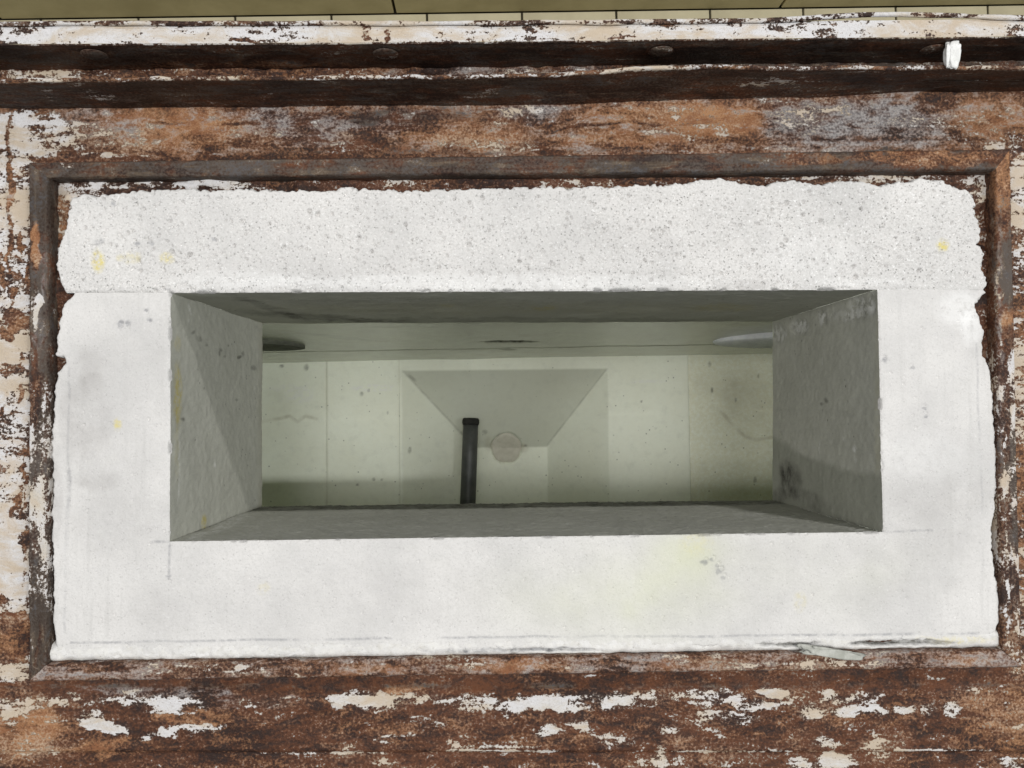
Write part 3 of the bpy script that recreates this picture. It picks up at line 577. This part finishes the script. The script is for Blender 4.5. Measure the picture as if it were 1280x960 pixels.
def inner_wall(key, c0, c1, nrm, flip):
    rx, ry, rz = rims[key]; n = len(rx)
    f = np.linspace(0, 1, n); bx = DC[c0][0] + (DC[c1][0] - DC[c0][0]) * f; by = DC[c0][1] + (DC[c1][1] - DC[c0][1]) * f
    t = np.concatenate([[0, .003, .008], np.linspace(0.016, 1, 110)])[:, None]
    X = rx[None] + (bx - rx)[None] * t; Y = ry[None] + (by - ry)[None] * t; Z = rz[None] + (ZD - rz)[None] * t
    s_ = np.where(abs(nrm[0]) > 0, Y, X)
    dsp = (fbm(s_, Z, 0.04, 80, 4) - .5) * 0.0016 + (fbm(s_, Z, 0.004, 84, 3) - .5) * 0.0007
    dsp *= ss(0, .03, t)
    px, py = w2px(X, Y, Z); z0 = 0 * X
    ye = z0; dk = z0; wh = z0; sm = z0; tone = z0
    if key == 'left':
        ye = blobs(px, py, [(222, 495, 5, 38, .75), (222, 430, 4, 10, .35), (255, 652, 4, 10, .8), (221, 560, 3, 40, .2)])
        dk = blobs(px, py, [(241, 416, 2, 3, .9, 30), (249, 424, 4, 3, .8, 30), (258, 432, 2, 2, .7), (274, 437, 3, 2, .7, 30), (273, 442, 1.5, 4, .7), (280, 445, 1.5, 2, .7), (298, 445, 3, 2, .9), (303, 442, 2, 3, .7), (318, 461, 4, 3, .6, 30), (286, 432, 1.5, 1.5, .7), (228, 526, 3, 2, .9), (297, 500, 2, 2, .6), (245, 610, 5, 40, .12)])
        wh = blobs(px, py, [(236, 390, 1.5, 12, .6), (224, 590, 1, 40, .5), (268, 580, 1, 8, .6)])
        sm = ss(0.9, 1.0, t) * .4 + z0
    if key == 'right':
        pk = blobs(px, py, [(1075, 385, 14, 16, .8), (1028, 398, 6, 10, .75), (1000, 408, 10, 10, .7), (975, 418, 10, 12, .7), (1090, 378, 5, 14, .7), (1050, 395, 20, 8, .4)])
        dsp = dsp - pk * 0.003 * fbm(s_, Z, 0.01, 88, 3); wh = pk * .8 + blobs(px, py, [(1058, 395, 2, 6, .5), (1055, 545, 1.5, 8, .5), (1068, 560, 3, 4, .6), (1070, 570, 2, 10, .4), (1028, 452, 1.2, 6, .6), (1024, 560, 1, 8, .6)])
        dk = pk * .55 + blobs(px, py, [(988, 602, 14, 22, .85), (983, 590, 8, 16, .6), (1012, 625, 26, 10, .5, 25), (1033, 501, 2.5, 4, .9), (1027, 505, 2, 2, .7), (975, 620, 10, 10, .5)])
        ye = blobs(px, py, [(1098, 500, 5, 120, .12)])
        tone = .85 * ss(-5, 6, py - np.interp(px, [960, 985, 1010, 1035, 1070, 1110], [542, 556, 570, 578, 590, 592]) + (fbm(px, py, 30, 71, 3) - .5) * 14)  # cast shadow painted into the colour of the lower wall
    if key == 'top':
        dk = blobs(px, py, [(420, 398, 120, 4, .55, 4), (340, 385, 60, 4, .45, 18), (640, 400, 300, 3, .35), (300, 372, 60, 5, .2), (520, 378, 200, 6, .18)])
        ye = blobs(px, py, [(680, 385, 16, 3, .5), (905, 385, 40, 5, .3), (560, 382, 10, 3, .25), (640, 385, 300, 8, .1)])
        wh = blobs(px, py, [(400, 400, 80, 2, .2)])
    if key == 'bot':
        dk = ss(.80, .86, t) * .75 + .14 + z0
        wh = blobs(px, py, [(285, 655, 30, 5, .4, -22), (250, 668, 20, 4, .4, -20), (1060, 658, 25, 3, .3, 12), (960, 645, 50, 5, .15)]) + .10
        dsp = dsp + (fbm(s_, Z, 0.003, 86, 3) - .5) * 0.0012
    X = X + nrm[0] * dsp; Y = Y + nrm[1] * dsp
    grid('inner_face', X, Y, Z, INNER, cast, None, dict(a_yellow=ye, a_dark=dk, a_white=wh, a_smudge_shade=sm, a_tone=tone), flip=flip)
inner_wall('top', 'tl', 'tr', (0, -1), False)
inner_wall('bot', 'bl', 'br', (0, 1), True)
inner_wall('left', 'tl', 'bl', (1, 0), True)
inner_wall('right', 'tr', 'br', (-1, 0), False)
# mortar bead along the near edge
sv = seg(60, 1252, 1.5); tv = np.linspace(0, 1, 16)[:, None]
yc = 818 - (sv - 66) * 0.0150
px = sv[None] + 0 * tv; py = yc[None] - 14 + tv * 26
u = tv * 2 - 1
hx, hy = px / F0 * CAM_Z, py / F0 * CAM_Z
Z = -0.004 + 0.0045 * np.sqrt(np.clip(1 - (u * .98) ** 2, 0, 1)) + (fbm(hx, hy, 0.008, 90, 4) - .5) * 0.0045 - 0.004 * np.abs(u) ** 4
gap = blobs(px, py, [(985, 804, 35, 4, 1), (1130, 803, 55, 4, 1), (1095, 804, 30, 3, 1), (690, 813, 60, 2, .6)])
Z -= gap * 0.006
X, Y, _ = px2w(px, py, 0.0); z0 = 0 * X
grid('mortar_bead', X, Y, Z, CEM, cast, None, dict(a_yellow=blobs(px, py, [(1190, 800, 50, 5, .5)]) + .06, a_green=z0, a_smudge_shade=z0 + .12 + blobs(px, py, [(1200, 806, 60, 10, .3)]), a_line=gap * .8 + blobs(px, py, [(620, 813, 60, 4, .55), (700, 812, 40, 4, .6), (560, 815, 40, 3, .4)]), a_por=z0 + .4, a_white=z0 + .35, a_dark=gap * .9 + ss(.86, 1, tv) * .5, a_brush=z0), flip=True)
cx, cy, cz = [float(v) for v in px2w(1034, 815, 0.0055)]
o = lump('mortar_flake', (cx, cy, cz), (0.0205, 0.0036, 0.0018), (0.1, 0, -0.16), M_FLAKE, 57, 0.9)
o['label'] = 'grey-green mortar flake lying across the near mortar joint'; o['category'] = 'mortar flake'

# ------------------------------------------------------------------ lined chamber below the opening
WARP = 0.8
ch = empty('furnace_chamber', (0, 0, -0.68), 'cream lined chamber with sunken hopper seen through the opening', 'furnace chamber')
ZW0, ZW1 = -0.236, -0.60
def wall_pt(t): return (DC['tl'][1] + 0.0015 - 0.0156 * t, ZW0 + (ZW1 - ZW0) * t)
def wall_course(t0, t1, nm):
    xs = np.arange(-0.42, 0.50, 0.002); ts = np.linspace(t0, t1, int(120 * (t1 - t0)) + 8)
    X, T = np.meshgrid(xs, ts); y0, z0_ = wall_pt(T); Y = y0 - 0.008 * X * 0; Z = z0_
    tilt = math.tan(math.radians(0.5)); Y = Y + X * tilt
    e = np.minimum(T - t0, t1 - T) * 0.366
    d = (fbm(X, Z, 0.06, 95, 4) - .5) * 0.002 - np.clip(1 - e / 0.004, 0, 1) ** 2 * 0.004
    px, py = w2px(X, Y, Z); z0 = 0 * X
    scar = blobs(px, py, [(637, 428, 32, 1.6, 1), (635, 437.5, 9, .8, .8)])
    Y = Y - d + scar * 0.006
    dk = scar * 3.0 + blobs(px, py, [(500, 409, 60, 1, .3), (420, 421, 50, 2, .3, 6)]) + np.clip(1 - e / 0.005, 0, 1) * .5
    grid(nm, X, Y, Z, GLOSSW, ch, None, dict(a_yellow=z0, a_dark=dk, a_white=z0, a_smudge_shade=z0 + .25 + blobs(px, py, [(450, 425, 60, 4, .4)])))
wall_course(0.0, 0.665, 'back_wall_board'); wall_course(0.675, 1.03, 'back_wall_board')
def back_y(X): return wall_pt(1.0)[0] + X * math.tan(math.radians(0.5))
ZH = -0.695
hb = [[float(v) for v in px2w(x, y, z)[:2]] for x, y, z in [(502, 463, -.6), (760, 460, -.6), (684, 558, ZH), (592, 560, ZH)]]
dcx, dcy = [float(v) for v in px2w(633, 560, ZH)[:2]]
def floor_z(X, Y):
    # back slope, left slope and right slope of the hopper; the lowest wins over the flat bottom
    ty = (Y - hb[3][1]) / (hb[0][1] - hb[3][1]); tl_ = (X - hb[3][0]) / (hb[0][0] - hb[3][0]); tr_ = (X - hb[2][0]) / (hb[1][0] - hb[2][0])
    t = np.clip(np.maximum(np.maximum(ty, tl_), np.maximum(tr_, 0)), 0, 1)
    return ZH + (ZW1 - ZH) * t
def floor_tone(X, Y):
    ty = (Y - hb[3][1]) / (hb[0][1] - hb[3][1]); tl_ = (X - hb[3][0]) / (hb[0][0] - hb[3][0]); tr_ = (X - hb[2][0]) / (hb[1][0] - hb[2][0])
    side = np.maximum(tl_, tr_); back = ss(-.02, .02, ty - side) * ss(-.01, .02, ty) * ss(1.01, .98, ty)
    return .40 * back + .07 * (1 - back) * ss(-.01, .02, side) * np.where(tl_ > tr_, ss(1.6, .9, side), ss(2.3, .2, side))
jl = float(px2w(408, 540, ZW1)[0]); jr = float(px2w(862, 540, ZW1)[0]); jm = float(px2w(499.5, 540, ZW1)[0])
for nm, xa, xb in (('floor_slab', -0.42, jl), ('floor_slab', jl, jm), ('hopper', jm, jr), ('floor_slab', jr, 0.50)):
    xs = np.linspace(xa + 0.0001, xb - 0.0001, int((xb - xa) / 0.0016)); ys = np.arange(-0.21, 0.082, 0.0016)
    X, Y = np.meshgrid(xs, ys); Z = floor_z(X, Y) if nm == 'hopper' else ZW1 + 0 * X
    e = np.minimum(X - xa, xb - X)
    if nm != 'hopper': Z -= np.clip(1 - e / 0.002, 0, 1) ** 2 * 0.0008
    else: Z -= np.clip(1 - (xb - X) / 0.002, 0, 1) ** 2 * 0.0008
    Z += (fbm(X, Y, 0.05, 97, 4) - .5) * 0.0018
    if nm == 'floor_slab' and xa == jl: Z += 0.0006
    px, py = w2px(X, Y, Z); z0 = 0 * X
    if nm == 'hopper':
        rr = np.hypot(X - dcx, Y - dcy) + (vn(X, Y, 0.006, 99) - .5) * 0.002
        hole = rr < 0.0240; Z = np.where(hole, Z - 0.006, Z)
        sm_h = blobs(px, py, [(612, 555, 6, 10, .5), (655, 560, 6, 6, .5)])
    else: sm_h = 0
    dk = blobs(px, py, [(352, 458, 2.8, 2.1, .9), (383, 459, 2.8, 4.2, 1), (452, 492, 2.1, 2.8, .7), (461, 488, 1.4, 2.1, .7), (485, 516, 1.4, 2.1, .6), (512, 563, 2.1, 4.2, .7), (447, 606, 2.1, 1.4, .8), (467, 599, 2.1, 2.1, .8), (477, 600, 1.4, 1.4, .6), (887, 455, 2.1, 3.5, .9), (890, 488, 1.4, 3.5, .6), (920, 500, 1.4, 2.8, .6), (948, 470, 1.4, 2.8, .6), (944, 600, 2.1, 4.2, .6), (802, 502, 1.4, 1.4, .7), (515, 472, 7.0, 2.1, .45, 40), (606, 540, 3.5, 2.8, .5), (657, 557, 2.1, 1.4, .7), (578, 541, 4.2, 2.1, .4), (820, 535, 2.1, 1.4, .3)])
    dk += .35 * ss(1.6, .3, segd(px, py, [(504, 464), (578, 543)])) + .3 * ss(1.6, .3, segd(px, py, [(757, 463), (684, 556)]))
    sm = .55 * ss(3.5, .5, segd(px, py, [(326, 527), (345, 524), (362, 520), (372, 527), (382, 520), (396, 524)])) + .55 * ss(3.5, .5, segd(px, py, [(902, 515), (915, 530), (930, 545), (945, 550), (967, 546)])) + blobs(px, py, [(345, 505, 30, 20, .12), (930, 500, 30, 40, .25), (900, 480, 30, 20, .2), (720, 480, 40, 20, .1)]) + sm_h
    sm = sm + (.25 * ss(.004, 0, e) if nm == 'floor_slab' else 0)
    wh = blobs(px, py, [(470, 485, 30, 4, .7), (375, 495, 20, 10, .4), (810, 477, 25, 2, .4), (360, 485, 30, 5, .3)])
    grid(nm, X, Y, Z, LINING, ch, None, dict(a_yellow=z0 + (.22 if xa >= jr - .001 else 0.03), a_dark=dk, a_white=wh, a_smudge_shade=sm, a_tone=floor_tone(X, Y) if nm == 'hopper' else z0))
# core plug in the drilled drain hole
u = np.linspace(0, 2 * math.pi, 41)[None]; rr = np.array([0.0, 0.4, 0.8, 0.97, 1.0, 1.0])[:, None]; zz = np.array([0, 0, 0, 0, -0.0012, -0.01])[:, None]
Rr = rr * 0.0228 * (1 + 0.03 * np.sin(u * 5))
Xp = dcx + Rr * np.cos(u); Yp = dcy + Rr * np.sin(u); Zp = floor_z(Xp, Yp) - 0.0022 + zz + (vn(Xp, Yp, 0.008, 7) - .5) * 0.001
grid('drain_plug', Xp, Yp, Zp, M_CORE, ch, None, None)
# roof, side and front walls close the chamber
rx0, rx1 = -0.44, 0.52
xl = min(DC['tl'][0], DC['bl'][0]); xr = max(DC['tr'][0], DC['br'][0]); yt = max(DC['tl'][1], DC['tr'][1]); yb = min(DC['bl'][1], DC['br'][1])
box('roof_slab', (rx0, yt + 0.001, ZD - 0.004), (rx1, yt + 0.10, ZD + 0.03), LINING, ch)
box('roof_slab', (rx0, -0.24, ZD - 0.004), (rx1, yb - 0.001, ZD + 0.03), LINING, ch)
box('roof_slab', (rx0, yb - 0.001, ZD - 0.004), (xl - 0.001, yt + 0.001, ZD + 0.03), LINING, ch)
box('roof_slab', (xr + 0.001, yb - 0.001, ZD - 0.004), (rx1, yt + 0.001, ZD + 0.03), LINING, ch)
box('side_wall', (-0.44, -0.23, -0.70), (-0.42, 0.10, ZD - 0.005), LINING, ch)
box('side_wall', (0.50, -0.23, -0.70), (0.52, 0.10, ZD - 0.005), LINING, ch)
box('front_wall', (-0.419, -0.23, -0.70), (0.499, -0.21, ZD - 0.005), LINING, ch)
# port plugs in the back wall
def port(pxx, pyy, R, mat, label, dome=0.0):
    t = 0.5
    for _ in range(40):
        y, z = wall_pt(t); X0 = float(px2w(pxx, pyy, z)[0]); q = float(w2px(X0, y + X0 * 0.0087, z)[1]); t += (pyy - q) * 0.006
    y, z = wall_pt(t); y += X0 * 0.0087
    u = np.linspace(0, 2 * math.pi, 49)[None]; rr = np.array([0.001, 0.4, 0.8, 0.95, 1.0, 1.0])[:, None]; rr = np.concatenate([np.sin(np.linspace(0.02, 1.5, 9))[:, None], rr[-2:]]); hh = np.concatenate([(.0025 + dome * np.cos(np.linspace(0.02, 1.5, 9)))[:, None], [[.0025], [-.01]]])
    rad = R * rr * (1 + 0.04 * np.sin(3 * u + pxx))
    X = X0 + rad * np.cos(u); Z = z + rad * np.sin(u); Y = y - hh + 0 * u
    grid('port_plug', X, Y, Z, mat, ch, None, None, label=label)
port(318, 432, 0.058, M_PLUGD, 'dark grey round port in the back wall')
port(966, 424, 0.070, M_PLUGW, 'white round port in the back wall', 0.007)

# ------------------------------------------------------------------ dark sheath tube
a = Vector([float(v) for v in px2w(588.5, 528, -0.640)]); b = Vector([float(v) for v in px2w(583.5, 665, -0.630)])
tube = empty('sheath_tube', a, 'slim dark grey sheath tube lying over the hopper inside the chamber', 'tube')
def ring_tube(name, p, q, radii, mat, n=28):
    d = (q - p).normalized(); s = d.cross(Vector((0, 0, 1))).normalized(); w = s.cross(d)
    u = np.linspace(0, 2 * math.pi, n)[None]
    tt = np.array([r[0] for r in radii])[:, None]; rr = np.array([r[1] for r in radii])[:, None]
    P = [p[k] + (q[k] - p[k]) * tt + rr * (s[k] * np.cos(u) + w[k] * np.sin(u)) for k in range(3)]
    return grid(name, P[0], P[1], P[2], mat, tube, None, None)
ring_tube('tube_shaft', a, b, [(0, 0.0001), (0, 0.009), (0.0, 0.0110), (0.3, 0.0112), (0.6, 0.0113), (1, 0.0115)], M_PIPE)
d = (b - a).normalized()
ring_tube('dark_hole_ring', a - d * 0.006, a + d * 0.004, [(0, 0.0001), (0, 0.0112), (0.3, 0.0124), (0.7, 0.0124), (1, 0.0115), (1, 0.0111)], M_HOLE)  # black ring stands in for the dark hole the tube enters, shade as colour
